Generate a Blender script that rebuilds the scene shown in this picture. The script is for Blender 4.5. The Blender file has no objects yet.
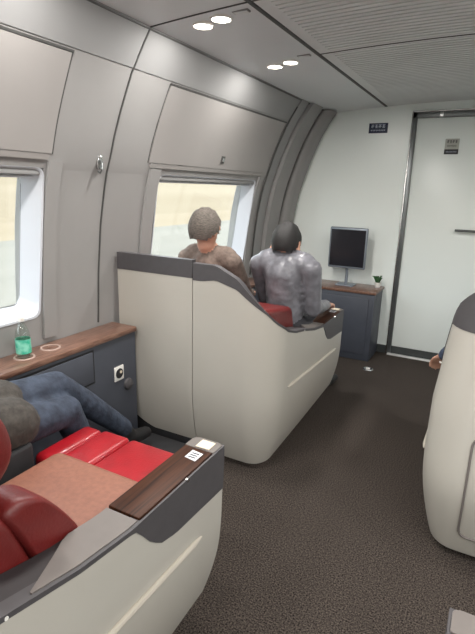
import bpy, bmesh, math, random
import numpy as np
from mathutils import Vector, Matrix
random.seed(4)
SC = bpy.context.scene
COL = SC.collection

# ------------------------------------------------------------------ camera
def setup_camera():
    yaw, pitch, roll = map(math.radians, (27.7, 15.1, 1.6))
    f = Vector((-math.sin(yaw)*math.cos(pitch), math.cos(yaw)*math.cos(pitch), -math.sin(pitch)))
    r = Vector((math.cos(yaw), math.sin(yaw), 0)); u = r.cross(f)
    r2 = math.cos(roll)*r + math.sin(roll)*u; u2 = -math.sin(roll)*r + math.cos(roll)*u
    cd = bpy.data.cameras.new('camera'); co = bpy.data.objects.new('camera', cd); COL.objects.link(co)
    m = Matrix((r2, u2, -f)).transposed().to_4x4(); m.translation = Vector((0, 0, 1.45))
    co.matrix_world = m
    cd.sensor_fit = 'VERTICAL'; cd.sensor_height = 36; cd.lens = 480/634*36
    cd.clip_start = .02; cd.clip_end = 500
    SC.camera = co
setup_camera()

# ------------------------------------------------------------------ world and light
W = bpy.data.worlds.new('world'); SC.world = W; W.use_nodes = True
bg = W.node_tree.nodes['Background']
bg.inputs[0].default_value = (.86, .93, 1, 1); bg.inputs[1].default_value = 3.6
sd = bpy.data.lights.new('sun', 'SUN'); so = bpy.data.objects.new('sun', sd); COL.objects.link(so)
sd.energy = 2.2; sd.angle = math.radians(12); sd.color = (1, .93, .82)
so.rotation_euler = (math.radians(42), 0, math.radians(200))
vs = SC.view_settings
vs.view_transform = 'Standard'; vs.look = 'None'; vs.gamma = 1; vs.use_curve_mapping = False
vs.exposure = 0.3
DOWNLIGHT_W = 5.0

def portal(x, y, z, sx, sy, rot):
    l = bpy.data.lights.new('window_portal', 'AREA'); o = bpy.data.objects.new('window_portal', l); COL.objects.link(o)
    l.shape = 'RECTANGLE'; l.size = sx; l.size_y = sy; l.cycles.is_portal = True
    o.location = (x, y, z); o.rotation_euler = rot

# ------------------------------------------------------------------ materials
def mat(name, col, rough=.5, metal=0, var=0, vscale=20, bump=0, bscale=200, spec=.5, col2=None, coat=0, stretch=None, emit=None, estr=0):
    m = bpy.data.materials.new(name); m.use_nodes = True
    nt = m.node_tree; N = nt.nodes; L = nt.links; p = N['Principled BSDF']
    p.inputs['Base Color'].default_value = (*col, 1); p.inputs['Roughness'].default_value = rough
    p.inputs['Metallic'].default_value = metal; p.inputs['Specular IOR Level'].default_value = spec
    p.inputs['Coat Weight'].default_value = coat
    tc = N.new('ShaderNodeTexCoord'); mp = N.new('ShaderNodeMapping'); L.new(tc.outputs['Object'], mp.inputs[0])
    if stretch: mp.inputs['Scale'].default_value = stretch
    if var or col2:
        n = N.new('ShaderNodeTexNoise'); n.inputs['Scale'].default_value = vscale; n.inputs['Detail'].default_value = 6
        L.new(mp.outputs[0], n.inputs['Vector'])
        rp = N.new('ShaderNodeValToRGB')
        a = col if col2 else tuple(c*(1-var) for c in col); b = col2 if col2 else tuple(min(1, c*(1+var)) for c in col)
        rp.color_ramp.elements[0].position = .35; rp.color_ramp.elements[1].position = .65
        rp.color_ramp.elements[0].color = (*a, 1); rp.color_ramp.elements[1].color = (*b, 1)
        L.new(n.outputs['Fac'], rp.inputs[0]); L.new(rp.outputs[0], p.inputs['Base Color'])
    if bump:
        n = N.new('ShaderNodeTexNoise'); n.inputs['Scale'].default_value = bscale; n.inputs['Detail'].default_value = 4
        L.new(mp.outputs[0], n.inputs['Vector'])
        b = N.new('ShaderNodeBump'); b.inputs['Strength'].default_value = bump; b.inputs['Distance'].default_value = .01
        L.new(n.outputs['Fac'], b.inputs['Height']); L.new(b.outputs[0], p.inputs['Normal'])
    if emit:
        p.inputs['Emission Color'].default_value = (*emit, 1); p.inputs['Emission Strength'].default_value = estr
    return m
def glass_mat(name, tint=(1, 1, 1), gloss=.06):
    m = bpy.data.materials.new(name); m.use_nodes = True
    nt = m.node_tree; N = nt.nodes; L = nt.links; N.remove(N['Principled BSDF'])
    t = N.new('ShaderNodeBsdfTransparent'); t.inputs[0].default_value = (*tint, 1)
    g = N.new('ShaderNodeBsdfGlossy'); g.inputs['Roughness'].default_value = .03
    mx = N.new('ShaderNodeMixShader'); mx.inputs[0].default_value = gloss
    L.new(t.outputs[0], mx.inputs[1]); L.new(g.outputs[0], mx.inputs[2]); L.new(mx.outputs[0], N['Material Output'].inputs[0])
    return m
M = {}
M['wall'] = mat('wall_plastic', (.265, .26, .255), .42, var=.03, vscale=3, bump=.02, bscale=400)
M['lid'] = mat('lid_plastic', (.278, .265, .256), .4, var=.03, vscale=2)
M['cove'] = mat('cove_plastic', (.245, .245, .245), .45, var=.02, vscale=2)
M['reveal'] = mat('window_reveal', (.52, .54, .58), .3)
M['groove'] = mat('rubber_seam', (.06, .06, .058), .6, var=.1)
M['ceil'] = mat('ceiling_panel', (.74, .77, .78), .38, var=.02, vscale=2)
M['gap_shade'] = mat('gap_shade_backing', (.13, .13, .128), .8, var=.05)  # slab behind the slats coloured dark to paint shade in their gaps
M['ribs'] = mat('ribbed_panel', (.76, .785, .78), .5, var=.03, vscale=6)
M['bulk'] = mat('bulkhead_laminate', (.85, .90, .865), .30, var=.01, vscale=1.5)
M['dframe'] = mat('door_frame_metal', (.16, .17, .17), .32, metal=.6, var=.1, vscale=8)
M['chrome'] = mat('brushed_metal', (.6, .6, .6), .25, metal=1, var=.05, vscale=30)
M['kick'] = mat('kick_board', (.05, .055, .055), .5, var=.1)
M['thresh'] = mat('threshold_metal', (.82, .82, .8), .35, metal=.3)
M['carpet'] = mat('carpet_pile', (.011, .009, .0082), .95, col2=(.128, .105, .09), vscale=170, bump=.9, bscale=260, spec=.1)
M['shell'] = mat('seat_shell', (.445, .425, .38), .36, var=.02, vscale=3, coat=.1)
M['mould'] = mat('moulding_highlight', (.52, .48, .41), .35)  # lighter than the shell: the ridge's highlight is put into its colour
M['cap'] = mat('dark_trim', (.065, .061, .065), .5, var=.05, vscale=30, bump=.05, bscale=500)
M['liner'] = mat('dark_liner', (.032, .028, .03), .6, var=.05, vscale=30)
M['grey'] = mat('grey_armrest', (.155, .138, .128), .45, var=.03, vscale=30)
M['wood'] = mat('wood_veneer', (.016, .006, .0035), .42, col2=(.058, .021, .010), vscale=8, stretch=(14, .5, 4), spec=.15)
M['shelfwood'] = mat('shelf_wood', (.10, .045, .03), .35, col2=(.24, .13, .09), vscale=24, stretch=(8, .5, 4), coat=.2)
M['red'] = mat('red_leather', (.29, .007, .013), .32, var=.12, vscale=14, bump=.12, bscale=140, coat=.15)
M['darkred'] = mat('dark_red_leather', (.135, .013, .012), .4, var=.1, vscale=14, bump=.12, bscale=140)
M['tan'] = mat('tan_leather', (.235, .098, .064), .55, var=.10, vscale=60, bump=.12, bscale=220)
M['console'] = mat('console_laminate', (.055, .061, .078), .45, var=.04, vscale=8)
M['cpanel'] = mat('console_panel', (.062, .068, .086), .42, var=.04, vscale=8)
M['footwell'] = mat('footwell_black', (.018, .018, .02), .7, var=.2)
M['white'] = mat('white_plastic', (.8, .78, .74), .4)
M['beige'] = mat('beige_plate', (.75, .64, .50), .4)
M['ring'] = mat('cup_ring', (.36, .26, .22), .4)
M['label'] = mat('label_sticker', (.62, .64, .68), .4)
M['ink'] = mat('dark_print', (.03, .03, .035), .6)
M['navy'] = mat('sign_navy', (.012, .02, .055), .4)
M['signtext'] = mat('sign_print', (.55, .6, .7), .5)
M['signgrey'] = mat('sign_grey', (.42, .43, .38), .4)
M['lamp'] = mat('lamp_lens', (1, .97, .92), .4, emit=(1, .94, .85), estr=9)
M['skin'] = mat('skin', (.56, .31, .22), .5, var=.06, vscale=30)
M['hairgrey'] = mat('grey_hair', (.06, .05, .042), .7, col2=(.17, .145, .125), vscale=60, stretch=(1, 1, 5), bump=.5, bscale=150)
M['hairblack'] = mat('black_hair', (.012, .011, .011), .5, var=.3, vscale=80, stretch=(1, 1, 5), bump=.4, bscale=150)
M['jeans'] = mat('blue_denim', (.021, .028, .045), .85, col2=(.044, .058, .088), vscale=22, bump=.35, bscale=60)
M['shirt'] = mat('olive_shirt', (.052, .046, .04), .9, var=.25, vscale=50, bump=.3, bscale=70)
M['shoe'] = mat('black_shoe', (.014, .014, .015), .5, var=.2)
M['puffer'] = mat('grey_puffer', (.17, .17, .19), .3, var=.25, vscale=16, bump=.6, bscale=22)
M['trouser'] = mat('dark_trousers', (.03, .03, .035), .85, var=.2)
M['bluejkt'] = mat('navy_jacket', (.05, .07, .12), .75, var=.2, vscale=30, bump=.3, bscale=50)
M['floral'] = mat('floral_scarf', (.45, .08, .09), .8, col2=(.75, .7, .66), vscale=25)
M['knit'] = mat('brown_knit', (.16, .12, .10), .9, var=.2, vscale=40, bump=.4, bscale=80)
M['pet'] = glass_mat('clear_plastic', (.9, .95, .93), .10)
M['pane'] = glass_mat('window_glass', (.95, .97, .96), .05)
M['green'] = mat('green_label', (.03, .42, .27), .35, col2=(.25, .65, .5), vscale=45)
M['ground'] = mat('trackside_concrete', (.165, .156, .132), .95, col2=(.19, .178, .152), vscale=.35, stretch=(1, .03, 1))
M['hill'] = mat('dry_hillside', (.24, .192, .13), .95, col2=(.275, .226, .16), vscale=.5, stretch=(1, .03, 1.5))
M['leaf'] = mat('leaf_green', (.04, .12, .04), .6, var=.3)
M['screen'] = mat('screen_black', (.02, .02, .025), .15)
M['steel'] = mat('grey_blue_metal', (.24, .27, .31), .35, metal=.3)

# ------------------------------------------------------------------ helpers
def props(o, label=None, cat=None, group=None, kind=None):
    if label: o['label'] = label
    if cat: o['category'] = cat
    if group: o['group'] = group
    if kind: o['kind'] = kind
    return o
def empty(name, loc, label, cat, group=None, kind=None):
    o = bpy.data.objects.new(name, None); COL.objects.link(o); o.location = loc; o.empty_display_size = .05
    return props(o, label, cat, group, kind)
def finish(name, bm, m, parent=None, smooth=True, kind=None, ang=40):
    bmesh.ops.recalc_face_normals(bm, faces=bm.faces)
    me = bpy.data.meshes.new(name); bm.to_mesh(me); bm.free()
    mats = m if isinstance(m, (list, tuple)) else [m]
    for k in mats: me.materials.append(M[k] if isinstance(k, str) else k)
    o = bpy.data.objects.new(name, me); COL.objects.link(o)
    if smooth:
        me.polygons.foreach_set('use_smooth', [True]*len(me.polygons))
        me.set_sharp_from_angle(angle=math.radians(ang))
    # all part meshes are written in world coordinates
    if parent is not None:
        o.parent = parent
        if parent.parent is None and parent.type == 'EMPTY':
            o.matrix_parent_inverse = Matrix.Translation(parent.location).inverted()
    if kind: o['kind'] = kind
    return o
def bbox(bm, x0, x1, y0, y1, z0, z1, bev=0, seg=2):
    vs = [bm.verts.new((x, y, z)) for x in (x0, x1) for y in (y0, y1) for z in (z0, z1)]
    fs = [bm.faces.new([vs[i] for i in q]) for q in ((0, 1, 3, 2), (4, 6, 7, 5), (0, 4, 5, 1), (2, 3, 7, 6), (0, 2, 6, 4), (1, 5, 7, 3))]
    if bev:
        es = list({e for f in fs for e in f.edges})
        bmesh.ops.bevel(bm, geom=es, offset=bev, segments=seg, affect='EDGES', profile=.5)
def box(name, x0, x1, y0, y1, z0, z1, m, parent=None, bev=0, seg=2, **k):
    bm = bmesh.new(); bbox(bm, x0, x1, y0, y1, z0, z1, bev, seg)
    return finish(name, bm, m, parent, **k)
def prism(name, pts, axis, a, b, m, parent=None, bev=0, seg=3, **k):
    """pts: 2-D outline; axis 'x': (y,z), 'y': (x,z), 'z': (x,y)"""
    bm = bmesh.new()
    def P(p, t): return {'x': (t, p[0], p[1]), 'y': (p[0], t, p[1]), 'z': (p[0], p[1], t)}[axis]
    A = [bm.verts.new(P(p, a)) for p in pts]; B = [bm.verts.new(P(p, b)) for p in pts]
    n = len(pts)
    caps = [bm.faces.new(A), bm.faces.new(B[::-1])]
    for i in range(n): bm.faces.new((A[i], A[(i+1) % n], B[(i+1) % n], B[i]))
    if bev:
        es = list({e for f in caps for e in f.edges})
        bmesh.ops.bevel(bm, geom=es, offset=bev, segments=seg, affect='EDGES', profile=.5)
    return finish(name, bm, m, parent, **k)
def rnd(pts, r, n=5):
    """round the corners of a polygon"""
    out = []; N = len(pts)
    for i in range(N):
        p = Vector(pts[i]); a = Vector(pts[i-1]); b = Vector(pts[(i+1) % N])
        ri = r[i] if isinstance(r, (list, tuple)) else r
        da = (a-p); db = (b-p); l = min(ri, da.length*.48, db.length*.48)
        if l < 1e-5: out.append(tuple(p)); continue
        A = p+da.normalized()*l; B = p+db.normalized()*l
        for k in range(n+1):
            t = k/n; out.append(tuple((1-t)**2*A+2*t*(1-t)*p+t*t*B))
    return out
def pad(name, pts, a, b, m, parent, r=.03, n=6):
    """upholstered slab: (y,z) outline swept along x with softly rounded ends"""
    bm = bmesh.new(); a, b = min(a, b), max(a, b)
    P = np.array(pts); lo, hi = P.min(0), P.max(0); c = (lo+hi)/2; h = (hi-lo)/2
    ends = [(a+r*(1-math.cos(t)), r*(1-math.sin(t))) for t in [k/n*math.pi/2 for k in range(n+1)]]
    seq = ends+[(a+b-x, i) for x, i in reversed(ends)]
    rings = []
    for x, i in seq:
        q = c+(P-c)*((h-i)/h); rings.append([bm.verts.new((x, y, z)) for y, z in q])
    for A, B in zip(rings, rings[1:]):
        for k in range(len(pts)): bm.faces.new((A[k], A[(k+1) % len(pts)], B[(k+1) % len(pts)], B[k]))
    bm.faces.new(rings[0]); bm.faces.new(rings[-1][::-1])
    return finish(name, bm, m, parent, ang=60)
def tube_bm(bm, pts, r, n=10, cap=True):
    pts = [Vector(p) for p in pts]; rings = []
    rr = r if isinstance(r, (list, tuple)) else [r]*len(pts)
    for i, p in enumerate(pts):
        d = (pts[min(i+1, len(pts)-1)]-pts[max(i-1, 0)]).normalized()
        a = Vector((0, 0, 1)) if abs(d.z) < .9 else Vector((1, 0, 0))
        s = d.cross(a).normalized(); t = d.cross(s)
        rings.append([bm.verts.new(p+rr[i]*(math.cos(2*math.pi*k/n)*s+math.sin(2*math.pi*k/n)*t)) for k in range(n)])
    for A, B in zip(rings, rings[1:]):
        for k in range(n): bm.faces.new((A[k], A[(k+1) % n], B[(k+1) % n], B[k]))
    if cap: bm.faces.new(rings[0][::-1]); bm.faces.new(rings[-1])
def tube(name, pts, r, m, parent=None, n=10, **k):
    bm = bmesh.new(); tube_bm(bm, pts, r, n); return finish(name, bm, m, parent, **k)
def lathe(name, prof, c, m, parent=None, n=24, axis=(0, 0, 1), cap=True, **kw):
    """prof: list of (radius, height along axis)"""
    bm = bmesh.new(); ax = Vector(axis).normalized()
    s = ax.cross(Vector((0, 1, 0)) if abs(ax.y) < .9 else Vector((1, 0, 0))).normalized(); t = ax.cross(s); c = Vector(c)
    rings = [[bm.verts.new(c+ax*h+r*(math.cos(2*math.pi*k/n)*s+math.sin(2*math.pi*k/n)*t)) for k in range(n)] for r, h in prof]
    for A, B in zip(rings, rings[1:]):
        for k in range(n): bm.faces.new((A[k], A[(k+1) % n], B[(k+1) % n], B[k]))
    if cap: bm.faces.new(rings[0][::-1]); bm.faces.new(rings[-1])
    return finish(name, bm, m, parent, **kw)
def interp(x, xs, ys):
    return float(np.interp(x, xs, ys))

# ------------------------------------------------------------------ the carriage shell
XC = -.25                       # middle of the carriage
ZP = [0, .30, .71, 1.0, 1.25, 1.40, 1.5, 1.565, 1.66, 1.75, 1.84, 1.935, 2.0, 2.05, 2.105]
XP = [-1.78, -1.81, -1.82, -1.80, -1.77, -1.74, -1.715, -1.69, -1.66, -1.625, -1.585, -1.54, -1.50, -1.468, -1.43]
def wx(z): return interp(z, ZP, XP)
YB, YF = -2.6, 4.4              # back and front ends of the cabin
JOINT = 1.85
WZ0, WZ1 = .85, 1.505           # window opening heights on the wall
WINS = [(-2.02, -.77), (.25, 1.475), (2.27, 3.51)]

def side(x, s):                 # s=1: left wall as measured, s=-1: mirrored about the middle
    return x if s == 1 else 2*XC-x

def shell_strip(name, y0, y1, zs, off, m, parent, s=1, thick=.012, kind=None):
    """piece of wall lining following the curved section between heights zs, standing proud by off"""
    bm = bmesh.new()
    def row(y, o): return [bm.verts.new((side(wx(z)+o, s), y, z)) for z in zs]
    a, b = row(y0, off), row(y1, off); c, d = row(y0, off-thick), row(y1, off-thick)
    n = len(zs)
    for i in range(n-1):
        bm.faces.new((a[i], a[i+1], b[i+1], b[i])); bm.faces.new((c[i], d[i], d[i+1], c[i+1]))
        bm.faces.new((a[i], c[i], c[i+1], a[i+1])); bm.faces.new((b[i], b[i+1], d[i+1], d[i]))
    bm.faces.new((a[0], b[0], d[0], c[0])); bm.faces.new((a[-1], c[-1], d[-1], b[-1]))
    return finish(name, bm, m, parent, kind=kind)
def zrange(a, b, n): return [a+(b-a)*i/n for i in range(n+1)]

def build_side(s):
    nm = 'wall_left' if s == 1 else 'wall_right'
    bm = bmesh.new()
    ys = sorted({YB, YF+.02} | {v for w in WINS for v in w})
    zs = sorted(set(ZP) | {WZ0, WZ1})
    grid = {(i, j): bm.verts.new((side(wx(z), s), y, z)) for i, y in enumerate(ys) for j, z in enumerate(zs)}
    gridb = {(i, j): bm.verts.new((side(wx(z)-.16, s), y, z)) for i, y in enumerate(ys) for j, z in enumerate(zs)}
    def hole(i, j):
        return any(w[0] <= ys[i] < w[1] for w in WINS) and WZ0 <= zs[j] < WZ1
    for i in range(len(ys)-1):
        for j in range(len(zs)-1):
            if hole(i, j): continue
            bm.faces.new((grid[i, j], grid[i, j+1], grid[i+1, j+1], grid[i+1, j]))
            bm.faces.new((gridb[i, j], gridb[i+1, j], gridb[i+1, j+1], gridb[i, j+1]))
    # close opening edges and outer edges
    inv = {v: k for k, v in grid.items()}
    for e in [e for e in bm.edges if len(e.link_faces) == 1 and e.verts[0] in inv and e.verts[1] in inv]:
        a, b = inv[e.verts[0]], inv[e.verts[1]]
        bm.faces.new((grid[a], grid[b], gridb[b], gridb[a]))
    wall = finish(nm, bm, 'wall', None)
    props(wall, 'warm grey moulded %s side lining of the train cabin' % ('window-shelf' if s == 1 else 'single-seat'), None, None, 'structure')
    P = wall
    # luggage-height access panels above each window, pillar panels, seams
    pw = [(y0, y1) for y0, y1 in ((-2.0, -.6), (.00, 1.505), (2.14, 3.64))]
    for y0, y1 in pw:
        shell_strip('access_panel', y0+.006, y1-.006, zrange(1.566, 1.933, 7), .005, 'lid', P, s)
        shell_strip('seam', y0, y1, [1.934, 1.938, 1.942], .0075, 'groove', P, s, .012)
        for y in (y0, y1): shell_strip('seam', y-.0025, y+.0025, zrange(1.565, 1.94, 7), .002, 'groove', P, s, .004)
        shell_strip('sill_lip', y0+.02, y1-.02, [1.540, 1.552, 1.562], .008, 'lid', P, s, .02)
        yl = y0+.76
        lt = shell_strip('latch', yl-.022, yl+.022, [1.60, 1.62, 1.645], .009, 'groove', P, s, .006)
        shell_strip('latch_button', yl-.010, yl+.010, [1.612, 1.632], .012, 'chrome', lt, s, .004)
    shell_strip('cove_panel', YB, JOINT-.006, zrange(1.95, 2.102, 6), .004, 'cove', P, s)
    shell_strip('cove_panel', JOINT+.006, 3.70, zrange(1.95, 2.102, 6), .004, 'cove', P, s)
    for y in (JOINT, JOINT-2.02):
        shell_strip('seam', y-.0032, y+.0032, zrange(.73, 2.102, 16), .0055, 'groove', P, s, .006)
    # curved bands between the last window and the bulkhead
    shell_strip('pillar_band', 3.66, 3.80, zrange(.0, 2.102, 18), .012, 'cove', P, s, .02)
    shell_strip('seam', 3.655, 3.665, zrange(.73, 2.05, 18), .014, 'groove', P, s, .012)
    shell_strip('pillar_band', 3.84, 4.07, zrange(.0, 2.102, 18), .035, 'wall', P, s, .04)
    # end post with a rounded nose
    bm = bmesh.new(); prof = rnd([(4.16, -.02), (4.16, .045), (4.21, .075), (4.33, .078), (4.40, .05), (4.40, -.02)], .03, 4)
    zz = zrange(0, 2.10, 22); rings = [[bm.verts.new((side(wx(z)+o, s), y, z)) for y, o in prof] for z in zz]
    for A, B in zip(rings, rings[1:]):
        for k in range(len(prof)): bm.faces.new((A[k], A[(k+1) % len(prof)], B[(k+1) % len(prof)], B[k]))
    bm.faces.new(rings[0]); bm.faces.new(rings[-1][::-1])
    finish('end_post', bm, 'wall', P)
    # pillar panels framing each window: proud vertical strips beside the openings
    for y0, y1 in WINS:
        for ya, yb in ((y0-.105, y0-.01), (y1+.012, y1+.085)):
            shell_strip('pillar_strip', ya, yb, zrange(.735, 1.535, 8), .014, 'wall', P, s)
    return wall

def build_window(n, y0, y1, s):
    where = 'behind the water bottle' if y0 == .25 else 'beside the grey-haired passenger' if y0 > 2 else 'at the rear of the cabin'
    if s == -1: where = 'in the single-seat wall, ' + ('by the door end' if y0 > 2 else 'midway' if y0 > 0 else 'at the rear')
    w = empty('window_%d' % n, (side(-1.80, s), (y0+y1)/2, WZ0), 'train window with a deep white rounded reveal ' + where, None, None, 'structure')
    # deep rounded reveal: loft from the opening on the wall to the glass
    bm = bmesh.new()
    def ring(ya, yb, za, zb, rad, xf):
        pts = rnd([(ya, za), (yb, za), (yb, zb), (ya, zb)], rad, 5)
        return [bm.verts.new((side(xf(z), s), y, z)) for y, z in pts]
    r0 = ring(y0-.006, y1+.006, WZ0-.006, WZ1+.004, .05, lambda z: wx(z)+.003)
    r1 = ring(y0+.004, y1-.004, WZ0+.004, WZ1-.002, .05, lambda z: wx(z)+.002)
    r2 = ring(y0+.018, y1-.018, WZ0+.03, WZ1-.02, .05, lambda z: wx(z)-.07)
    r3 = ring(y0+.027, y1-.027, WZ0+.05, WZ1-.025, .04, lambda z: wx(z)-.105)
    for A, B in ((r0, r1), (r1, r2), (r2, r3)):
        for k in range(len(A)): bm.faces.new((A[k], A[(k+1) % len(A)], B[(k+1) % len(A)], B[k]))
    finish('window_frame', bm, 'reveal', w, ang=60)
    bm = bmesh.new()
    pts = rnd([(y0+.023, WZ0+.045), (y1-.023, WZ0+.045), (y1-.023, WZ1-.02), (y0+.023, WZ1-.02)], .04, 5)
    A = [bm.verts.new((side(wx(z)-.106, s), y, z)) for y, z in pts]; B = [bm.verts.new((side(wx(z)-.114, s), y, z)) for y, z in pts]
    bm.faces.new(A); bm.faces.new(B[::-1])
    for k in range(len(A)): bm.faces.new((A[k], A[(k+1) % len(A)], B[(k+1) % len(A)], B[k]))
    finish('pane', bm, 'pane', w, smooth=False)
    bm = bmesh.new(); q = [(y0+.023, WZ0+.047), (y1-.023, WZ0+.047), (y1-.023, WZ1-.022), (y0+.023, WZ1-.022)]
    pts = rnd(q, .04, 5); pts = [(side(wx(z)-.103, s), y, z) for y, z in pts]; pts.append(pts[0])
    tube_bm(bm, pts, .004, 6, False); finish('gasket', bm, 'groove', w)
    c = box('blind_cassette', side(wx(1.49)-.075, s), side(wx(1.49)-.002, s), y0+.01, y1-.01, WZ1-.028, WZ1+.01, 'cove', w, .008)
    box('blind_bar', side(wx(1.48)-.055, s), side(wx(1.48)-.03, s), y0+.03, y1-.03, WZ1-.040, WZ1-.028, 'reveal', w, .004)
    return w

floor = box('floor', side(-1.80, 1), side(-1.80, -1), YB, YF+.1, -.06, 0, 'carpet', None, smooth=False)
props(floor, 'dark brown-grey flecked carpet along the train aisle', kind='structure')
build_side(1); build_side(-1)
wn = 1
for s in (1, -1):
    for y0, y1 in WINS:
        build_window(wn, y0, y1, s); wn += 1
        portal(side(-1.93, s), (y0+y1)/2, (WZ0+WZ1)/2, WZ1-WZ0, y1-y0, (0, math.radians(-90 if s == 1 else 90), 0))

# ceiling: smooth side panels with lamps, ribbed middle panels
ceil = box('ceiling', XC-1.25, XC+1.25, YB, YF+.1, 2.19, 2.24, 'gap_shade', None, smooth=False)
props(ceil, 'grey train cabin ceiling with ribbed middle and smooth edges', kind='structure')
XI = -.96
def zc(x):                      # gentle arch of the ceiling
    t = (x-XC)/1.19; return 2.155-.052*t*t
for s in (1, -1):
    for y0, y1 in ((YB, JOINT-2.02-.004), (JOINT-2.02+.004, JOINT-.004), (JOINT+.004, YF)):
        bm = bmesh.new(); xs = [-1.435+i*(XI-.008+1.435)/8 for i in range(9)]
        lo = [[bm.verts.new((side(x, s), y, zc(x))) for x in xs] for y in (y0, y1)]
        hi = [[bm.verts.new((side(x, s), y, zc(x)+.02)) for x in xs] for y in (y0, y1)]
        for i in range(8):
            bm.faces.new((lo[0][i], lo[0][i+1], lo[1][i+1], lo[1][i])); bm.faces.new((hi[0][i], hi[1][i], hi[1][i+1], hi[0][i+1]))
            for k in (0, 1): bm.faces.new((lo[k][i], lo[k][i+1], hi[k][i+1], hi[k][i]))
        for i in (0, 8): bm.faces.new((lo[0][i], lo[1][i], hi[1][i], hi[0][i]))
        finish('edge_panel', bm, 'ceil', ceil)
    for y in (JOINT-2.02, JOINT):
        bm = bmesh.new(); pts = [(side(-1.435+i*.066, s), y, zc(-1.435+i*.066)+.001) for i in range(9)]
        tube_bm(bm, pts, .005, 6); finish('seam', bm, 'groove', ceil)
    box('seam', side(-1.455, s), side(-1.43, s), YB, YF, 2.092, 2.115, 'groove', ceil, .004)
    box('seam', side(XI-.010, s), side(XI+.010, s), YB, YF, zc(XI)-.003, zc(XI)+.02, 'groove', ceil, .003)
RJ = [-1.36, .64, 2.66]
for y0, y1 in ((YB, RJ[0]), (RJ[0], RJ[1]), (RJ[1], RJ[2]), (RJ[2], YF)):
    y0 += .006; y1 -= .006; bm = bmesh.new()
    def sheet(ya, yb, xa, xb, nx, th=.008):      # thin curved strip following the ceiling arch
        xs = [xa+(xb-xa)*i/nx for i in range(nx+1)]
        A = [[bm.verts.new((x, y, zc(x)+t)) for x in xs] for y, t in ((ya, 0), (yb, 0), (yb, th), (ya, th))]
        for q in range(4):
            for i in range(nx): bm.faces.new((A[q][i], A[q][i+1], A[(q+1) % 4][i+1], A[(q+1) % 4][i]))
        for i in (0, nx): bm.faces.new([A[q][i] for q in range(4)])
    xl, xr = XI+.013, 2*XC-XI-.013
    sheet(y0, y1, xl, xl+.055, 1); sheet(y0, y1, xr-.055, xr, 1)          # side borders
    sheet(y0, y0+.02, xl+.055, xr-.055, 10); sheet(y1-.02, y1, xl+.055, xr-.055, 10)
    n = int((y1-y0-.04)/.041); st = (y1-y0-.04)/n
    for i in range(n): sheet(y0+.02+i*st+.007, y0+.02+(i+1)*st-.006, xl+.055, xr-.055, 10)
    finish('ribbed_panel', bm, 'ribs', ceil, ang=30, kind='stuff')
for y in RJ:
    bm = bmesh.new(); pts = [(XI+.012+(2*(XC-XI)-.024)*i/12, y, zc(XI+.012+(2*(XC-XI)-.024)*i/12)+.003) for i in range(13)]
    tube_bm(bm, pts, .006, 6); finish('seam', bm, 'groove', ceil)

# front bulkhead, door, rear wall
bk = empty('wall_front', (XC, YF, 0), 'pale glossy bulkhead beside the cabin door', None, None, 'structure')
DX0, DX1, DZ = -.735, .24, 2.085
box('panel', -1.80, DX0-.0, YF, YF+.06, .075, 2.16, 'bulk', bk)
box('panel', DX1, 1.30, YF, YF+.06, .075, 2.16, 'bulk', bk)
box('panel', DX0, DX1, YF, YF+.06, DZ+.0, 2.16, 'bulk', bk)
box('kick_board', -1.80, DX0, YF-.004, YF+.06, 0, .075, 'kick', bk)
box('kick_board', DX1, 1.30, YF-.004, YF+.06, 0, .075, 'kick', bk)
d = empty('door_1', ((DX0+DX1)/2, YF, 0), 'pale cabin door in a dark metal frame', None, None, 'structure')
box('door_leaf', DX0+.035, DX1-.035, YF+.012, YF+.05, .075, DZ-.05, 'bulk', d, .003)
box('kick_board', DX0+.035, DX1-.035, YF+.006, YF+.05, .0, .075, 'kick', d)
box('jamb', DX0, DX0+.035, YF-.012, YF+.05, 0, DZ, 'dframe', d, .003)
box('jamb', DX1-.035, DX1, YF-.012, YF+.05, 0, DZ, 'dframe', d, .003)
box('jamb_edge', DX0-.006, DX0+.004, YF-.018, YF, 0, DZ+.005, 'chrome', d, .002)
hd = box('header', DX0, DX1, YF-.012, YF+.05, DZ-.05, DZ, 'dframe', d, .003)
box('header_edge', DX0, DX1, YF-.018, YF, DZ-.004, DZ+.006, 'chrome', hd, .002)
box('header_clip', -.53, -.50, YF-.016, YF-.01, DZ-.046, DZ-.008, 'chrome', hd, .002)
box('threshold', DX0+.01, DX1-.01, YF-.05, YF-.006, 0, .012, 'thresh', d, .004)
h = tube('door_handle', [(-.30, YF-.035, 1.157), (-.13, YF-.035, 1.157), (-.12, YF+.01, 1.157)], .010, 'dframe', d)
lathe('door_lock', [(.028, 0), (.028, .012), (.02, .016)], (-.12, YF+.012, 1.157), 'chrome', d, axis=(0, -1, 0))
wb = box('wall_back', -1.80, 1.30, YB-.06, YB, 0, 2.2, 'bulk', None, smooth=False)
props(wb, 'pale rear partition of the cabin', kind='structure')

# ------------------------------------------------------------------ outside
g = box('ground', -20.5, 20, -60, 140, -1.5, -1.3, 'ground', None, smooth=False)
props(g, 'pale concrete trackside passing the windows', kind='structure')
for nm, s in (('hillside', 1), ('hillside', -1)):
    bm = bmesh.new(); prof = [(-20.5, -1.3), (-22, -.6), (-26, 2.2), (-34, 6), (-48, 9), (-48, -1.5), (-20.5, -1.5)]
    A = [bm.verts.new((x*s, -60, z)) for x, z in prof]; B = [bm.verts.new((x*s, 140, z)) for x, z in prof]
    bm.faces.new(A); bm.faces.new(B[::-1])
    for i in range(len(prof)): bm.faces.new((A[i], A[(i+1) % len(prof)], B[(i+1) % len(prof)], B[i]))
    props(finish(nm, bm, 'hill', None, smooth=False), 'dry tan hillside beyond the trackside %s' % ('seen through the windows' if s == 1 else 'on the far side of the train'), kind='structure')

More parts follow.
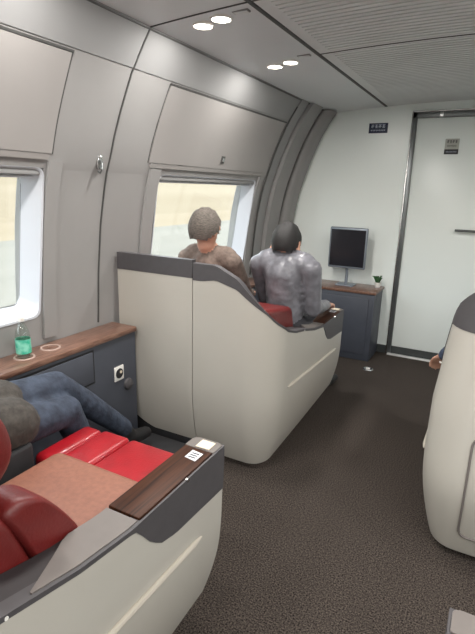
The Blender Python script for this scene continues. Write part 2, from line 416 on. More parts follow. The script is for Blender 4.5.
# ------------------------------------------------------------------ ceiling lamps and vents
def downlight(x, y, label, group):
    z = zc(x)
    e = empty('downlight', (x, y, z), label, 'ceiling lamp', group)
    lathe('bezel', [(.048, .004), (.05, 0), (.047, -.006), (.041, -.007), (.040, -.002)], (x, y, z), 'white', e, cap=False)
    lathe('lens', [(.0405, -.001), (.036, -.005), (.0, -.0055)], (x, y, z), 'lamp', e, cap=False)
    l = bpy.data.lights.new('downlight_bulb', 'AREA'); l.shape = 'DISK'; l.size = .075; l.energy = DOWNLIGHT_W; l.color = (1, .965, .92)
    o = bpy.data.objects.new('downlight_bulb', l); COL.objects.link(o); o.location = (0, 0, -.012); o.parent = e
for s in (1, -1):
    for y in (-1.95, -1.15, -.38, .40, 1.18, 1.955, 2.72):
        for dx, dy in ((-1.24, .013), (-1.135, -.013)):
            row = 'window shelf' if s == 1 else 'single seats'
            lab = 'round lit downlight in the ceiling edge above the %s, behind the crossing seam' % row
            if y > 1.9: lab = '%s lamp of the downlight pair %s, above the %s' % ('outer' if dx < -1.2 else 'inner', 'nearest the bulkhead' if y > 2.5 else 'just past the crossing ceiling seam', row)
            downlight(side(dx, s), y+dy, lab, 'downlights over the %s' % ('window shelf' if s == 1 else 'single seats'))
def grille(y, s):
    x = side(-1.03, s); z = zc(-1.03)
    e = empty('ceiling_vent', (x, y, z), 'thin grey slotted ceiling vent %s above the %s' % ('nearest the bulkhead' if y > 2.5 else 'just past the crossing seam' if y > 1.9 else 'behind the crossing seam', 'window seats' if s == 1 else 'single seats'), 'vent', 'ceiling edge vents')
    box('vent_plate', x-.036, x+.036, y-.016, y+.016, z-.004, z+.004, 'cove', e, .002)
    for k in range(3): box('vent_slot', x-.03, x+.03, y-.010+k*.008, y-.006+k*.008, z-.0055, z-.003, 'ribs', e)
for s in (1, -1):
    for y in (.38, 1.15, 1.92, 2.635): grille(y, s)

# ------------------------------------------------------------------ signs
def marks(e, x0, x1, z, h, n, y, m, nm='lettering'):
    bm = bmesh.new(); w = (x1-x0)/n
    for i in range(n):
        a = x0+i*w+.1*w; b = x0+(i+1)*w-.12*w
        bbox(bm, a, b, y-.001, y, z+h*.85, z+h); bbox(bm, a, b, y-.001, y, z+h*.42, z+h*.56)
        bbox(bm, (a+b)/2-.1*w, (a+b)/2+.08*w, y-.001, y, z, z+h*.9)
        if i % 2: bbox(bm, a, b, y-.001, y, z, z+h*.12)
        else: bbox(bm, a, a+.14*w, y-.001, y, z+h*.1, z+h*.5)
    finish(nm, bm, m, e, smooth=False)
e = empty('sign_plate', (-1.0, YF, 1.93), 'small navy sign with pale lettering on the bulkhead panel', 'sign')
box('plate', -1.088, -.930, YF-.006, YF-.0005, 1.928, 2.008, 'navy', e, .002)
marks(e, -1.07, -.948, 1.970, .026, 4, YF-.0062, 'signtext'); marks(e, -1.07, -.948, 1.945, .010, 9, YF-.0062, 'signtext')
e = empty('sign_plate', (-.41, YF, 1.76), 'small grey notice with dark lettering and a black band on the door', 'sign')
box('plate', -.465, -.360, YF+.004, YF+.0105, 1.755, 1.873, 'signgrey', e, .002)
box('band', -.465, -.360, YF+.0025, YF+.0045, 1.755, 1.792, 'ink', e)
marks(e, -.452, -.372, 1.840, .022, 4, YF+.0038, 'ink'); marks(e, -.448, -.378, 1.812, .012, 8, YF+.0038, 'ink'); marks(e, -.452, -.372, 1.768, .010, 8, YF+.0022, 'signtext')

# ------------------------------------------------------------------ seats
def grid_shell(name, path, zlo, zhi, m, parent, thick=.03, off=0, rows=14, xmul=1, ox=0, oy=0, lean=0, zb=.03):
    """path: (x, y, nx, ny, w) in seat space; w = weight of the front-end taper"""
    bm = bmesh.new(); out = []; inn = []
    for i, (x, y, nx, ny, w) in enumerate(path):
        co, ci = [], []
        for j in range(rows+1):
            z = zlo[i]+(zhi[i]-zlo[i])*j/rows
            t = max(0, 1-(z-zb)/.40); ins = .07*t*t
            fy = -(.02*max(0, 1-(z-zb)/.6)+.11*max(0, 1-(z-zb)/.30)**2)*w
            px = x-nx*(ins-off); py = y-ny*(ins-off)+fy
            lw = lean*min(1, max(0, (-y-.55)/.45)); py += lw*.215*max(0, z-.32); px -= lw*.10*max(0, z-.62)
            co.append(bm.verts.new((ox+xmul*px, oy+py, z))); ci.append(bm.verts.new((ox+xmul*(px-nx*(thick+off)), oy+py-ny*(thick+off), z)))
        out.append(co); inn.append(ci)
    n = len(path)
    for i in range(n-1):
        for j in range(rows):
            bm.faces.new((out[i][j], out[i+1][j], out[i+1][j+1], out[i][j+1]))
            f = bm.faces.new((inn[i][j], inn[i][j+1], inn[i+1][j+1], inn[i+1][j])); f.material_index = 1
        for j in (0, rows): bm.faces.new((out[i][j], inn[i][j], inn[i+1][j], out[i+1][j]))
    for i in (0, n-1):
        for j in range(rows): bm.faces.new((out[i][j], out[i][j+1], inn[i][j+1], inn[i][j]))
    return finish(name, bm, m, parent, ang=50)

LEN = 1.17; RC = .17
def aisle_path(Wd):
    p = []
    for k in range(41):
        y = -k/40*(LEN-RC); p.append((0, y, 1, 0, max(0, 1+y/.6)))
    for k in range(1, 13):
        a = k/12*math.pi/2; p.append((-RC+RC*math.cos(a), -(LEN-RC)-RC*math.sin(a), math.cos(a), -math.sin(a), 0))
    for k in range(1, 15):
        p.append((-RC-(Wd-RC)*k/14, -LEN, 0, -1, 0))
    return p
def path_s(path):
    s = [0]
    for a, b in zip(path, path[1:]): s.append(s[-1]+math.hypot(b[0]-a[0], b[1]-a[1]))
    return s
TOPS = ([0, .44, .60, .775, .90, 1.0, 1.10, 1.20, 1.30, 1.42, 3], [.668, .664, .684, .725, .745, .775, .835, .93, 1.03, 1.085, 1.10])
TOPS_TALL = ([0, .44, .60, .80, .92, 1.0, 1.06, 1.14, 1.22, 3], [.668, .664, .684, .74, .83, .93, 1.02, 1.085, 1.11, 1.115])
def ctop(s, top, tall=False):
    if tall and s > .9: return min(top-.022, .935)
    f = interp(s, [0, .26, .33, .385, .41, .43], [.150, .135, .118, .07, .03, .012])
    b = interp(s, [.44, 1.15, 1.30, 1.5, 3], [.012, .012, .05, .085, .09])
    return top-(f if s < .43 else b)

def leather_box(name, x0, x1, y0, y1, z0, z1, m, parent, bev=.03, X=lambda x: x):
    a, b = sorted((X(x0), X(x1)))
    return box(name, a, b, y0, y1, z0, z1, m, parent, bev, 4)

def aisle_seat(ox, oy, Wd, s, label, group, legrest=True, tall=False, back_top=True, name='business_seat'):
    """ox: world x of the aisle face, oy: world y of the armrest front end; s=1: cabin side to the left"""
    X = lambda x: ox+s*x
    e = empty(name, (X(-Wd/2), oy-.55, 0), label, 'seat', group)
    path = aisle_path(Wd); S = path_s(path)
    top = [interp(q, *(TOPS_TALL if tall else TOPS)) for q in S]; c = [ctop(q, t, tall) for q, t in zip(S, top)]
    sh = grid_shell('shell', path, [interp(q, [0, .4, .9, 1.15], [.14, .10, .055, .035]) for q in S], c, ['shell', 'cap'], e, .03, 0, 18, s, ox, oy, 1 if tall else 0)
    grid_shell('top_trim', path, c, top, ['cap', 'cap'], e, .032, .0025, 4, s, ox, oy, 1 if tall else 0)
    # raised moulding along the side panel
    bm = bmesh.new(); pts = []
    for k in range(21):
        y = -.135-k*.042; pts.append((X(.004), oy+y, .428+k*.0016-(.07 if tall else 0)))
    tube_bm(bm, pts, [.003]+[.009]*19+[.003], 8)
    finish('side_moulding', bm, 'mould', sh)
    # armrest: core, wood pad, grey rear pad, end plate
    P = lambda pts: [(X(a), oy+b) for a, b in pts]
    y0, y1 = oy-1.0, oy-.008
    a, b = sorted((X(-.03), X(-.108)))
    box('armrest_core', a, b, oy-.95, oy-.012, .20, .644, 'cap', e, .006)
    prism('armrest_pad', rnd(P([(-.004, -.405), (-.104, -.405), (-.104, -.062), (-.004, -.062)]), .004, 2), 'z', .640, .671, 'wood', e, .003, 2)
    bm = bmesh.new(); rows = []
    for k in range(13):
        d = .41+.30*k/12; zt = interp(d, *(TOPS_TALL if tall else TOPS))+.003; xin = interp(d, [.41, .545, .71], [-.104, -.104, -.012])
        rows.append([bm.verts.new((X(xx), oy-d, zz)) for xx, zz in ((-.007, zt), (xin, zt), (xin, .60), (-.007, .60))])
    for A, B in zip(rows, rows[1:]):
        for k in range(4): bm.faces.new((A[k], A[(k+1) % 4], B[(k+1) % 4], B[k]))
    bm.faces.new(rows[0]); bm.faces.new(rows[-1][::-1])
    finish('armrest_rear', bm, 'grey', e, ang=30)
    bm = bmesh.new(); rows = []
    for k in range(9):
        d = .53+.42*k/8; zt = interp(d, *(TOPS_TALL if tall else TOPS))-.006
        rows.append([bm.verts.new((X(xx), oy-d, zz)) for xx, zz in ((-.028, zt), (-.1075, zt), (-.1075, .55), (-.028, .55))])
    for A, B in zip(rows, rows[1:]):
        for k in range(4): bm.faces.new((A[k], A[(k+1) % 4], B[(k+1) % 4], B[k]))
    bm.faces.new(rows[0]); bm.faces.new(rows[-1][::-1])
    if tall: bm.free()
    else: finish('armrest_inner', bm, 'liner', e, ang=30)
    prism('armrest_end', rnd(P([(-.003, -.060), (-.105, -.060), (-.105, .0), (-.003, .0)]), [.003, .003, .02, .012], 4), 'z', .640, .671, 'grey', e, .003, 2)
    if not tall: prism('button_plate', P([(-.022, -.055), (-.070, -.055), (-.070, -.012), (-.022, -.012)]), 'z', .671, .6745, 'beige', e, .001, 1)
    lb = prism('sticker', P([(-.025, -.128), (-.065, -.122), (-.065, -.078), (-.025, -.083)]), 'z', .671, .6722, 'label', e)
    bm = bmesh.new()
    for k in range(3):
        u0, u1 = sorted((X(-.033), X(-.057))); yy = oy-.117+k*.011
        bbox(bm, u0, u1, yy, yy+.005, .6722, .6726)
    finish('sticker_print', bm, 'ink', lb, smooth=False)
    tube('pad_catch', [(X(-.003), oy-.205, .662), (X(.004), oy-.205, .662)], .006, 'chrome', e)
    tube('side_button', [(X(-.012), oy-.77, .716), (X(.004), oy-.77, .716)], .004, 'white', e)
    # upholstery
    xi, xo = -.112, -Wd+.02
    leather_box('seat_cushion', xi, xo, oy-.62, oy-.125, .36, .545, 'tan', e, .035, X)
    leather_box('seat_front', xi-.0, xo, oy-.13, oy-.05, .34, .47, 'red', e, .03, X)
    if legrest:
        w1 = xi-(xi-xo)*.72
        leather_box('leg_rest', xi, w1+.002, oy-.135, oy+.105, .40, .512, 'red', e, .02, X)
        leather_box('leg_rest', w1-.002, xo-.0, oy-.135, oy+.105, .40, .512, 'red', e, .02, X)
        leather_box('leg_rest_side', xo-.002, xo-.10, oy-.16, oy+.105, .40, .508, 'red', e, .025, X)
    ly = oy-1.18
    pl = rnd([(ly+.20, .50), (ly+.56, .50), (ly+.578, .62), (ly+.515, .81), (ly+.17, .86)], [.03, .04, .05, .03, .03])
    a, b = X(xi+.0), X(xo)
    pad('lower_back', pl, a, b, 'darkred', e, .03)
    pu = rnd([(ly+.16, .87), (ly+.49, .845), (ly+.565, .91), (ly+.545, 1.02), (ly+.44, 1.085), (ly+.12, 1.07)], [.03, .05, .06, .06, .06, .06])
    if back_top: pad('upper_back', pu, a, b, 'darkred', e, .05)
    pb = rnd([(ly+.575, .535), (ly+.567, .66), (ly+.500, .81), (ly+.535, .832), (ly+.590, .812), (ly+.650, .735), (ly+.705, .64), (ly+.715, .535)], [.01, .04, .02, .03, .05, .08, .05, .01])
    a3, b3 = sorted((X(xi+.004), X(xi-.10)))
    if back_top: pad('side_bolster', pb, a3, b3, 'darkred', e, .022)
    # base and back pocket
    a4, b4 = sorted((X(-.15), X(xo+.02)))
    box('base', a4, b4, oy-1.0, oy-.12, .0, .36, 'footwell', e, .02)
    if tall:
        bm = bmesh.new(); u0, u1 = X(-.175), X(-Wd+.06)
        q0 = rnd([(u0, .13), (u1, .13), (u1, .56), (u0, .56)], .04, 5); q0.append(q0[0])
        pts = [(a[0]+(b[0]-a[0])*k/6, a[1]+(b[1]-a[1])*k/6) for a, b in zip(q0, q0[1:]) for k in range(6)]+[q0[-1]]
        tube_bm(bm, [(p, oy-LEN-.003+.215*max(0, q-.32)+.07*max(0, 1-(q-.03)/.40)**2, q) for p, q in pts], .005, 6, False)
        finish('panel_seam', bm, 'grey', sh)
    return e
def window_seat(x1, x0, oy, label, group, name='window_side_seat', shell=True):
    """seat between the aisle seat (x1) and the wall side (x0)"""
    e = empty(name, ((x0+x1)/2, oy-.55, 0), label, 'seat', group)
    n = 24; path = [(x1-.004-(x1-x0-.004)*k/n, oy-LEN, 0, -1, 0) for k in range(n+1)]
    zl = [.085+.14*max(0, (k/n-.45)/.55)**2.2 for k in range(n+1)]
    tp = [1.10]*(n+1); c = [1.01]*(n+1)
    grid_shell('shell', path, zl, c, ['shell', 'cap'], e, .03, 0, 18)
    grid_shell('top_trim', path, c, tp, ['cap', 'cap'], e, .032, .0025, 4)
    xa, xb = max(x0, -1.625), x1-.085
    box('seat_cushion', xa, xb, oy-.62, oy-.20, .36, .545, 'tan', e, .035, 4)
    box('seat_front', xa, xb, oy-.235, oy-.17, .34, .48, 'red', e, .03, 4)
    ly = oy-1.18
    pl = rnd([(ly+.20, .50), (ly+.50, .50), (ly+.535, .62), (ly+.50, .82), (ly+.17, .86)], .03)
    pad('lower_back', pl, xa, xb, 'darkred', e, .03)
    pu = rnd([(ly+.16, .87), (ly+.49, .85), (ly+.48, .98), (ly+.40, 1.02), (ly+.12, 1.04)], .05)
    pad('upper_back', pu, xa, xb, 'darkred', e, .05)
    box('centre_armrest', xb+.003, xb+.062, oy-.75, oy-.19, .36, .585, 'footwell', e, .015, 3)
    box('base', xa+.04, xb-.06, oy-1.0, oy-.15, 0, .36, 'footwell', e, .02)
    return e

NX, NY = -.655, 1.18            # near row, aisle face and armrest end
FX, FY = -.835, 3.14            # front row
aisle_seat(NX, NY, .62, 1, 'red leather aisle seat with tan cushion, wood armrest and white shell', 'business class seats')
window_seat(NX-.62, -1.625, NY, 'red leather seat by the shelf with a passenger in jeans', 'business class seats')
aisle_seat(FX, FY, .455, 1, 'white-shelled aisle seat whose back stands before the tan one, holding the puffer-jacket passenger', 'business class seats', legrest=False, back_top=False)
fs = window_seat(FX-.455, -1.775, FY, 'white-shelled window seat holding the grey-haired passenger', 'business class seats')
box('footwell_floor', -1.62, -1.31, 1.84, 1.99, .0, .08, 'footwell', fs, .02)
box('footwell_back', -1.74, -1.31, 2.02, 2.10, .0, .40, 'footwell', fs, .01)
aisle_seat(-.135, 3.0, .62, -1, 'single white-shelled seat near the door with a hand hanging beside it', 'business class seats', legrest=False, tall=True, back_top=False)
aisle_seat(.03, .875, .62, -1, 'single seat across the aisle from the tan cushion, with a wood armrest', 'business class seats', legrest=False, tall=True, back_top=False)

# ------------------------------------------------------------------ consoles along the window wall
def wall_console(y0, y1, label, detail, xf=-1.64):
    e = empty('side_console', (-1.72, (y0+y1)/2, 0), label, 'console', 'window consoles')
    box('body', -1.778, xf-.012, y0, y1, 0, .682, 'console', e, .006)
    t = box('top', -1.815, xf, y0, y1, .682, .71, 'shelfwood', e, .006)
    if detail:
        x = xf-.012
        box('drawer', x-.002, x+.006, .95, 1.63, .50, .655, 'cpanel', e, .003)
        box('drawer_gap', x-.004, x+.0015, .94, 1.64, .49, .665, 'footwell', e)
        sk = box('socket', x, x+.007, 1.775, 1.845, .445, .525, 'white', e, .003)
        lathe('socket_face', [(.027, .0), (.027, .003), (.022, .004)], (x+.006, 1.81, .485), 'footwell', sk, axis=(1, 0, 0))
        lathe('socket_pin', [(.008, 0), (.008, .003)], (x+.0095, 1.818, .492), 'beige', sk, axis=(1, 0, 0))
        lathe('foot_lamp', [(.033, 0), (.03, .012), (.015, .02), (.0, .022)], (x, 1.88, .40), 'cap', e, axis=(1, 0, 0), cap=False)
        for k, (cxx, cyy) in enumerate(((-1.735, 1.315), (-1.742, 1.462))):
            r = lathe('cup_ring', [(.036, .0), (.037, .003), (.044, .003), (.046, .0)], (cxx, cyy, .7101), 'ring', t, cap=False)
    else:
        box('drawer', xf-.014, xf-.006, y0+.3, y1-.5, .50, .655, 'cpanel', e, .003)
    return e
wall_console(-.9, 1.955, 'blue-grey side console with wood top holding the water bottle', True)
wall_console(2.06, 3.64, 'blue-grey side console with wood top under the window by the bulkhead', False)

# small cabinet against the bulkhead
cb = empty('foot_cabinet', (-1.15, 4.2, 0), 'blue-grey low cabinet with wood top against the bulkhead', 'cabinet')
box('body', -1.60, -.825, 4.06, 4.385, .0, .60, 'console', cb, .008)
box('top', -1.605, -.815, 4.05, 4.39, .60, .625, 'shelfwood', cb, .005)
box('panel', -1.56, -.87, 4.052, 4.062, .06, .56, 'cpanel', cb, .003)
mo = empty('monitor', (-1.08, 4.22, .625), 'grey-blue framed screen standing on the cabinet by the bulkhead', 'screen')
box('frame', -1.30, -.965, 4.20, 4.235, .78, 1.14, 'steel', mo, .012, 3)
box('screen', -1.285, -.98, 4.196, 4.201, .80, 1.12, 'screen', mo)
tube('stand', [(-1.13, 4.235, .80), (-1.13, 4.25, .72), (-1.13, 4.24, .63)], .014, 'steel', mo)
box('foot', -1.21, -1.05, 4.17, 4.31, .6255, .637, 'steel', mo, .004)
pt = empty('potted_plant', (-.86, 4.30, .625), 'small green potted plant on the end of the bulkhead cabinet', 'plant')
lathe('pot', [(.022, 0), (.03, .045), (.026, .045), (.022, .02)], (-.86, 4.30, .6255), 'white', pt)
for k in range(9):
    a = k*.7; r = .02+.008*(k % 3)
    tube('leaf', [(-.86+.008*math.cos(a), 4.30+.008*math.sin(a), .655), (-.86+r*math.cos(a), 4.30+r*math.sin(a), .70+.004*k), (-.86+1.5*r*math.cos(a), 4.30+1.5*r*math.sin(a), .705+.004*k)], [.003, .008, .001], 'leaf', pt, n=6)

# floor cap
fc = empty('floor_plate', (-.784, 3.889, 0), 'small shiny round cap set in the carpet before the cabinet', 'floor cap')
lathe('rim', [(.0, .002), (.028, .002), (.036, .006), (.043, .004), (.045, .0)], (-.784, 3.889, .0), 'chrome', fc, cap=False)
lathe('knob', [(.016, .002), (.015, .009), (.0, .010)], (-.784, 3.889, .0), 'white', fc, cap=False)

# coat hook on the window pillar
hk = empty('coat_hook', (-1.70, 1.775, 1.55), 'small metal coat hook on the window pillar panel', 'hook')
hx = wx(1.545)
box('plate', hx-.004, hx+.012, 1.768, 1.800, 1.515, 1.575, 'chrome', hk, .004)
tube('hook', [(hx+.008, 1.782, 1.56), (hx+.028, 1.775, 1.548), (hx+.034, 1.768, 1.515), (hx+.026, 1.765, 1.498), (hx+.016, 1.764, 1.505)], .006, 'dframe', hk)

# water bottle
BX, BY, BZ = -1.735, 1.315, .7105
wbt = empty('water_bottle', (BX, BY, BZ), 'clear plastic water bottle with green label on the wood shelf', 'bottle')
bd = lathe('bottle_body', [(.024, 0), (.030, .004), (.031, .02), (.029, .03), (.031, .04), (.031, .095), (.0295, .105), (.026, .122), (.015, .148), (.0115, .155), (.0115, .166)], (BX, BY, BZ), 'pet', wbt, cap=False)
lathe('water', [(.0, .004), (.027, .005), (.0285, .05), (.0285, .085), (.0, .085)], (BX, BY, BZ), 'pet', wbt, cap=False)
lathe('label_wrap', [(.0316, .022), (.0318, .028), (.0318, .082), (.0316, .086)], (BX, BY, BZ), 'green', wbt, cap=False)
lathe('bottle_cap', [(.0135, .163), (.0138, .164), (.0138, .180), (.012, .182), (.0, .182)], (BX, BY, BZ), 'white', wbt, cap=False)

# little reading lamp on a stalk at the window
rl = empty('reading_lamp', (-1.745, 1.12, .71), 'small grey reading lamp on a bent stalk by the window', 'lamp')
lathe('base', [(.03, 0), (.03, .01), (.012, .016)], (-1.745, 1.11, .7105), 'steel', rl)
tube('stalk', [(-1.745, 1.11, .72), (-1.745, 1.11, .85), (-1.74, 1.13, .93), (-1.73, 1.165, .962)], .007, 'steel', rl)
lathe('shade', [(.008, 0), (.02, .015), (.024, .045), (.021, .045), (.016, .016)], (-1.733, 1.158, .955), 'steel', rl, axis=(.3, .75, .45))

# ------------------------------------------------------------------ people
def ico():
    bm = bmesh.new(); bmesh.ops.create_icosphere(bm, subdivisions=2, radius=1); bm.verts.ensure_lookup_table()
    r = np.array([tuple(v.co) for v in bm.verts]), np.array([[v.index for v in f.verts] for f in bm.faces]); bm.free(); return r
ICO = ico()
def person(name, label, caps, mats, hs=1.0, voxel=.009, smooth_it=3, hair=None, head=None, head_fwd=None):
    """caps: (p0, r0, p1, r1, material key); fused into one continuous skin"""
    V, T = ICO; vv = []; ff = []; n = 0
    for p0, r0, p1, r1, _ in caps:
        a, b = np.array(p0), np.array(p1); L = np.linalg.norm(b-a)
        steps = max(2, int(L/(min(r0, r1)*.45))+1)
        for k in range(steps+1):
            t = k/steps; vv.append(V*(r0+(r1-r0)*t)+a+(b-a)*t); ff.append(T+n); n += len(V)
    me = bpy.data.meshes.new('tmp'); me.from_pydata(np.vstack(vv).tolist(), [], np.vstack(ff).tolist())
    o = bpy.data.objects.new('tmp', me); COL.objects.link(o)
    r = o.modifiers.new('r', 'REMESH'); r.mode = 'VOXEL'; r.voxel_size = voxel
    sm = o.modifiers.new('s', 'SMOOTH'); sm.factor = .5; sm.iterations = smooth_it
    dg = bpy.context.evaluated_depsgraph_get(); dg.update()
    m2 = bpy.data.meshes.new_from_object(o.evaluated_get(dg)); bpy.data.objects.remove(o); bpy.data.meshes.remove(me)
    keys = list(mats); m2.materials.clear()
    for k in keys: m2.materials.append(M[k])
    nf = len(m2.polygons); c = np.empty(nf*3); m2.polygons.foreach_get('center', c); c = c.reshape(-1, 3)
    best = np.full(nf, 1e9); idx = np.zeros(nf, int)
    for p0, r0, p1, r1, k in caps:
        a = np.array(p0); d = np.array(p1)-a; dd = max(d@d, 1e-9)
        t = np.clip(((c-a)@d)/dd, 0, 1); dist = np.linalg.norm(c-(a+t[:, None]*d), axis=1)-(r0+(r1-r0)*t)
        w = dist < best; best[w] = dist[w]; idx[w] = keys.index(k)
    m2.polygons.foreach_set('material_index', idx.astype(np.int32)); m2.polygons.foreach_set('use_smooth', [True]*nf)
    e = empty(name, tuple(Vector(caps[0][0])), label, 'person', 'seated passengers')
    b = bpy.data.objects.new('body', m2); COL.objects.link(b); b.parent = e
    b.matrix_parent_inverse = Matrix.Translation(e.location).inverted()
    if head is not None:
        hc = Vector(head); f = Vector(head_fwd).normalized(); sd_ = f.cross(Vector((0, 0, 1))).normalized(); up = sd_.cross(f)
        # hair cap
        bm = bmesh.new(); bmesh.ops.create_uvsphere(bm, u_segments=28, v_segments=18, radius=1)
        cut = [v for v in bm.verts if v.co.z < -.72+1.15*max(0, v.co.y+.25)]
        bmesh.ops.delete(bm, geom=cut, context='VERTS')
        for v in bm.verts:
            x, y, z = v.co; q = hs*(1+.02*math.sin(13*x+9*y))
            v.co = hc+sd_*(x*.086*q)+f*(y*.102*q-.008)+up*(z*.112*q+.018)
        hb = finish('hair', bm, hair, e)
        for sg in (-1, 1):
            ec = hc+sd_*.032*sg+f*.083+up*.005
            bm = bmesh.new(); bmesh.ops.create_uvsphere(bm, u_segments=12, v_segments=8, radius=.011, matrix=Matrix.Translation(ec)); finish('eye', bm, 'white', e)
            bm = bmesh.new(); bmesh.ops.create_uvsphere(bm, u_segments=10, v_segments=6, radius=.006, matrix=Matrix.Translation(ec+f*.0062)); finish('pupil', bm, 'ink', e)
            bm = bmesh.new(); tube_bm(bm, [hc+sd_*sg*.016+f*.096+up*.022, hc+sd_*sg*.034+f*.092+up*.027, hc+sd_*sg*.05+f*.08+up*.021], .003, 6); finish('eyebrow', bm, hair, e)
        bm = bmesh.new(); tube_bm(bm, [hc-sd_*.022+f*.083-up*.062, hc+f*.091-up*.061, hc+sd_*.022+f*.083-up*.062], .0045, 6); finish('lips', bm, 'darkred', e)
    return e
def head_caps(hc, f):
    hc = Vector(hc); f = Vector(f).normalized(); s = f.cross(Vector((0, 0, 1))).normalized(); u = s.cross(f)
    T = lambda a, b, c: tuple(hc+s*a+f*b+u*c)
    out = [(T(0, -.022, .03), .080, T(0, .012, .035), .074, 'skin'), (T(0, .01, -.01), .072, T(0, .035, -.06), .050, 'skin'),
           (T(-.02, .03, -.072), .036, T(.02, .03, -.072), .036, 'skin'), (T(0, .045, -.085), .028, T(0, .045, -.085), .028, 'skin'),
           (T(0, .082, .012), .011, T(0, .103, -.028), .0145, 'skin'), (T(-.012, .088, -.03), .010, T(.012, .088, -.03), .010, 'skin'),
           (T(-.04, .062, .028), .022, T(.04, .062, .028), .022, 'skin')]
    for g in (-1, 1):
        out.append((T(g*.079, -.012, .015), .013, T(g*.082, -.006, -.022), .011, 'skin'))
    return out
def hand_caps(w, d, n, key='skin', curl=.5, side_=1):
    """w wrist, d pointing direction, n palm normal (the way fingers curl)"""
    w = Vector(w); d = Vector(d).normalized(); n = Vector(n); n = (n-d*n.dot(d)).normalized(); s = d.cross(n).normalized()*side_
    out = []; pc = w+d*.085
    for k in (-1.5, -.5, .5, 1.5):
        out.append((tuple(w+d*.015+s*k*.010), .016, tuple(w+d*.085+s*k*.020), .0125, key))
    lens = {-1.5: .058, -.5: .072, .5: .078, 1.5: .068}
    for k, L in lens.items():
        p = w+d*.09+s*k*.0205; dirv = d.copy()
        for seg, fr in enumerate((.45, .32, .23)):
            ang = curl*(.5+.5*seg); dirv = (d*math.cos(ang*(seg+1)*.6)+n*math.sin(ang*(seg+1)*.6)).normalized()
            q = p+dirv*L*fr; out.append((tuple(p), .0092-.0006*seg, tuple(q), .0086-.0006*seg, key)); p = q
    t0 = w+d*.025+s*.024; t1 = t0+(d*.6+s*.7+n*.25).normalized()*.042; t2 = t1+(d*.85+s*.25+n*.35).normalized()*.034
    out += [(tuple(t0), .014, tuple(t1), .0115, key), (tuple(t1), .0108, tuple(t2), .0088, key)]
    return out
def shoe_caps(a, d, key='shoe'):
    a = Vector(a); d = Vector(d).normalized(); up = Vector((0, 0, 1)); up = (up-d*up.dot(d)).normalized()
    return [(tuple(a-d*.035-up*.045), .036, tuple(a+d*.06-up*.048), .040, key), (tuple(a+d*.06-up*.048), .041, tuple(a+d*.165-up*.055), .032, key),
            (tuple(a), .042, tuple(a-up*.03+d*.02), .045, key)]

# passenger in jeans by the window of the near row
hx_, hy_ = -1.455, .80
caps = [((hx_, hy_, .645), .105, (hx_, hy_-.02, .74), .115, 'shirt'),
        ((hx_-.05, hy_, .65), .10, (hx_+.05, hy_, .65), .10, 'shirt'),
        ((hx_, hy_-.02, .74), .115, (hx_, hy_-.07, 1.0), .125, 'shirt'),
        ((hx_-.10, hy_-.08, 1.07), .075, (hx_+.10, hy_-.08, 1.07), .075, 'shirt'),
        ((hx_, hy_-.07, 1.10), .06, (hx_, hy_-.05, 1.19), .05, 'skin'),
        # window-side leg
        ((hx_-.06, hy_+.0, .645), .095, (hx_-.055, hy_+.20, .655), .088, 'jeans'), ((hx_-.055, hy_+.20, .655), .086, (hx_-.045, 1.265, .645), .064, 'jeans'),
        ((hx_-.045, 1.265, .645), .064, (hx_-.045, 1.43, .50), .058, 'jeans'), ((hx_-.045, 1.43, .50), .057, (hx_-.045, 1.66, .28), .047, 'jeans'),
        # other leg
        ((hx_+.06, hy_, .635), .093, (hx_+.045, 1.235, .57), .064, 'jeans'), ((hx_+.045, 1.235, .57), .063, (hx_+.035, 1.31, .40), .058, 'jeans'),
        ((hx_+.035, 1.31, .40), .056, (hx_+.035, 1.44, .12), .046, 'jeans'),
        # shirt hem over the lap
        ((hx_-.05, hy_+.06, .675), .105, (hx_-.045, hy_+.20, .668), .098, 'shirt'), ((hx_+.055, hy_+.06, .655), .105, (hx_+.065, hy_+.17, .635), .098, 'shirt'),
        # arms resting on the lap
        ((hx_+.15, hy_-.08, 1.05), .056, (hx_+.155, hy_-.10, .80), .048, 'shirt'), ((hx_+.155, hy_-.10, .80), .046, (hx_+.06, hy_+.03, .80), .036, 'shirt'),
        ((hx_-.15, hy_-.08, 1.05), .056, (hx_-.155, hy_-.10, .80), .048, 'shirt'), ((hx_-.155, hy_-.10, .80), .046, (hx_-.06, hy_+.03, .80), .036, 'shirt')]
caps += shoe_caps((hx_-.045, 1.68, .245), (.0, .95, -.12)) + shoe_caps((hx_+.035, 1.45, .095), (0, 1, -.03))
caps += hand_caps((hx_+.06, hy_+.03, .80), (-.6, .6, -.1), (0, -.1, -1), curl=.4, side_=-1) + hand_caps((hx_-.06, hy_+.03, .80), (.6, .6, -.1), (0, -.1, -1), curl=.4)
hc = (hx_, hy_-.02, 1.30); hf = (0, 1, -.1); caps += head_caps(hc, hf)
person('person', 'seated passenger in blue jeans and dark shirt beside the wood shelf, legs stretched', caps, ['jeans', 'shirt', 'skin', 'shoe'], hair='hairblack', head=hc, head_fwd=hf)

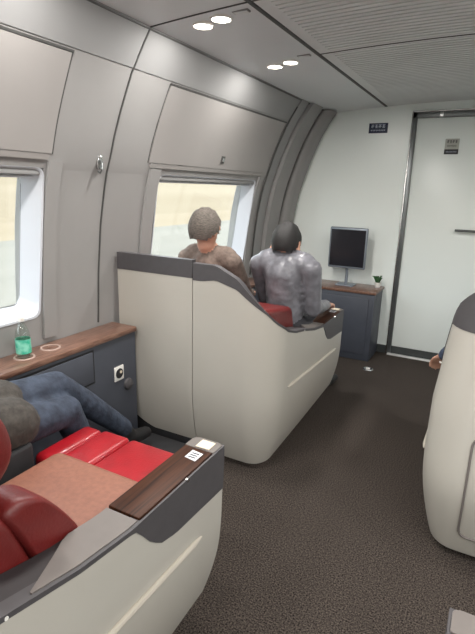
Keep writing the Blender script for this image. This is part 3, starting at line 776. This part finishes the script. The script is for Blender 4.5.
def seated(x, y, lean, coat, legs, hairk, label, hc, hf, hand_l=None, hand_r=None, arm_mid_r=None, zs=.545, extra=(), hs=1.0):
    sh = Vector((x+lean, y-.06, zs+.50))
    caps = [((x, y, zs+.105), .105, (x+lean*.4, y-.02, zs+.22), .115, coat), ((x-.055, y, zs+.10), .10, (x+.055, y, zs+.10), .10, legs),
            ((x+lean*.4, y-.02, zs+.22), .118, tuple(sh-Vector((0, 0, .06))), .125, coat),
            (tuple(sh+Vector((-.11, 0, 0))), .075, tuple(sh+Vector((.11, 0, 0))), .075, coat),
            (tuple(sh+Vector((0, .01, .04))), .055, tuple(Vector(hc)+Vector((0, 0, -.08))), .050, 'skin')]
    for g in (-1, 1):
        caps += [((x+g*.07, y, zs+.10), .09, (x+g*.085, y+.44, zs+.05), .063, legs), ((x+g*.085, y+.44, zs+.05), .062, (x+g*.085, y+.56, .32), .054, legs), ((x+g*.085, y+.56, .32), .054, (x+g*.085, y+.62, .13), .045, legs)]
        caps += shoe_caps((x+g*.085, y+.63, .105), (g*.15, 1, 0))
        S0 = sh+Vector((g*.165, -.01, -.02))
        w = hand_l if g == -1 else hand_r
        if w is None: w = (x+g*.10, y+.30, zs+.22)
        w = Vector(w); mid = S0.lerp(w, .5)+Vector((g*.05, -.03, -.10)) if (w-S0).length < .5 else S0.lerp(w, .52)+Vector((0, -.03, -.02))
        if g == 1 and arm_mid_r: mid = Vector(arm_mid_r)
        caps += [(tuple(S0), .060, tuple(mid), .052, coat), (tuple(mid), .050, tuple(w), .038, coat)]
        dd = (w-mid).normalized(); caps += hand_caps(w, tuple(dd), (0, -.2, -1) if abs(dd.z) < .7 else (-g, .2, 0), curl=.55, side_=g)
    caps += head_caps(hc, hf); caps += list(extra)
    return person('person', label, caps, [coat, legs, 'skin', 'shoe'] + sorted({c[4] for c in extra}-{coat, legs, 'skin', 'shoe'}), voxel=.010, hs=hs, hair=hairk, head=hc, head_fwd=hf)
seated(-1.53, FY-.55, .0, 'knit', 'trouser', 'hairgrey', 'grey-haired passenger in the white-shelled window seat before the bulkhead', (-1.525, FY-.68, 1.195), (.15, 1, -.2), zs=.535, hs=1.08)
seated(-1.05, FY-.50, .0, 'puffer', 'trouser', 'hairblack', 'passenger in a shiny grey puffer jacket in the aisle seat before the cabinet', (-1.06, FY-.54, 1.14), (0, 1, -.3), zs=.535, hand_r=(-.90, FY-.22, .735), arm_mid_r=(-.885, FY-.50, .77))
seated(.29, 2.52, -.03, 'bluejkt', 'trouser', 'hairblack', 'passenger in a navy jacket whose hand hangs beside the single seat', (.27, 2.50, 1.26), (0, 1, -.1), hand_l=(-.135, 2.60, .64))
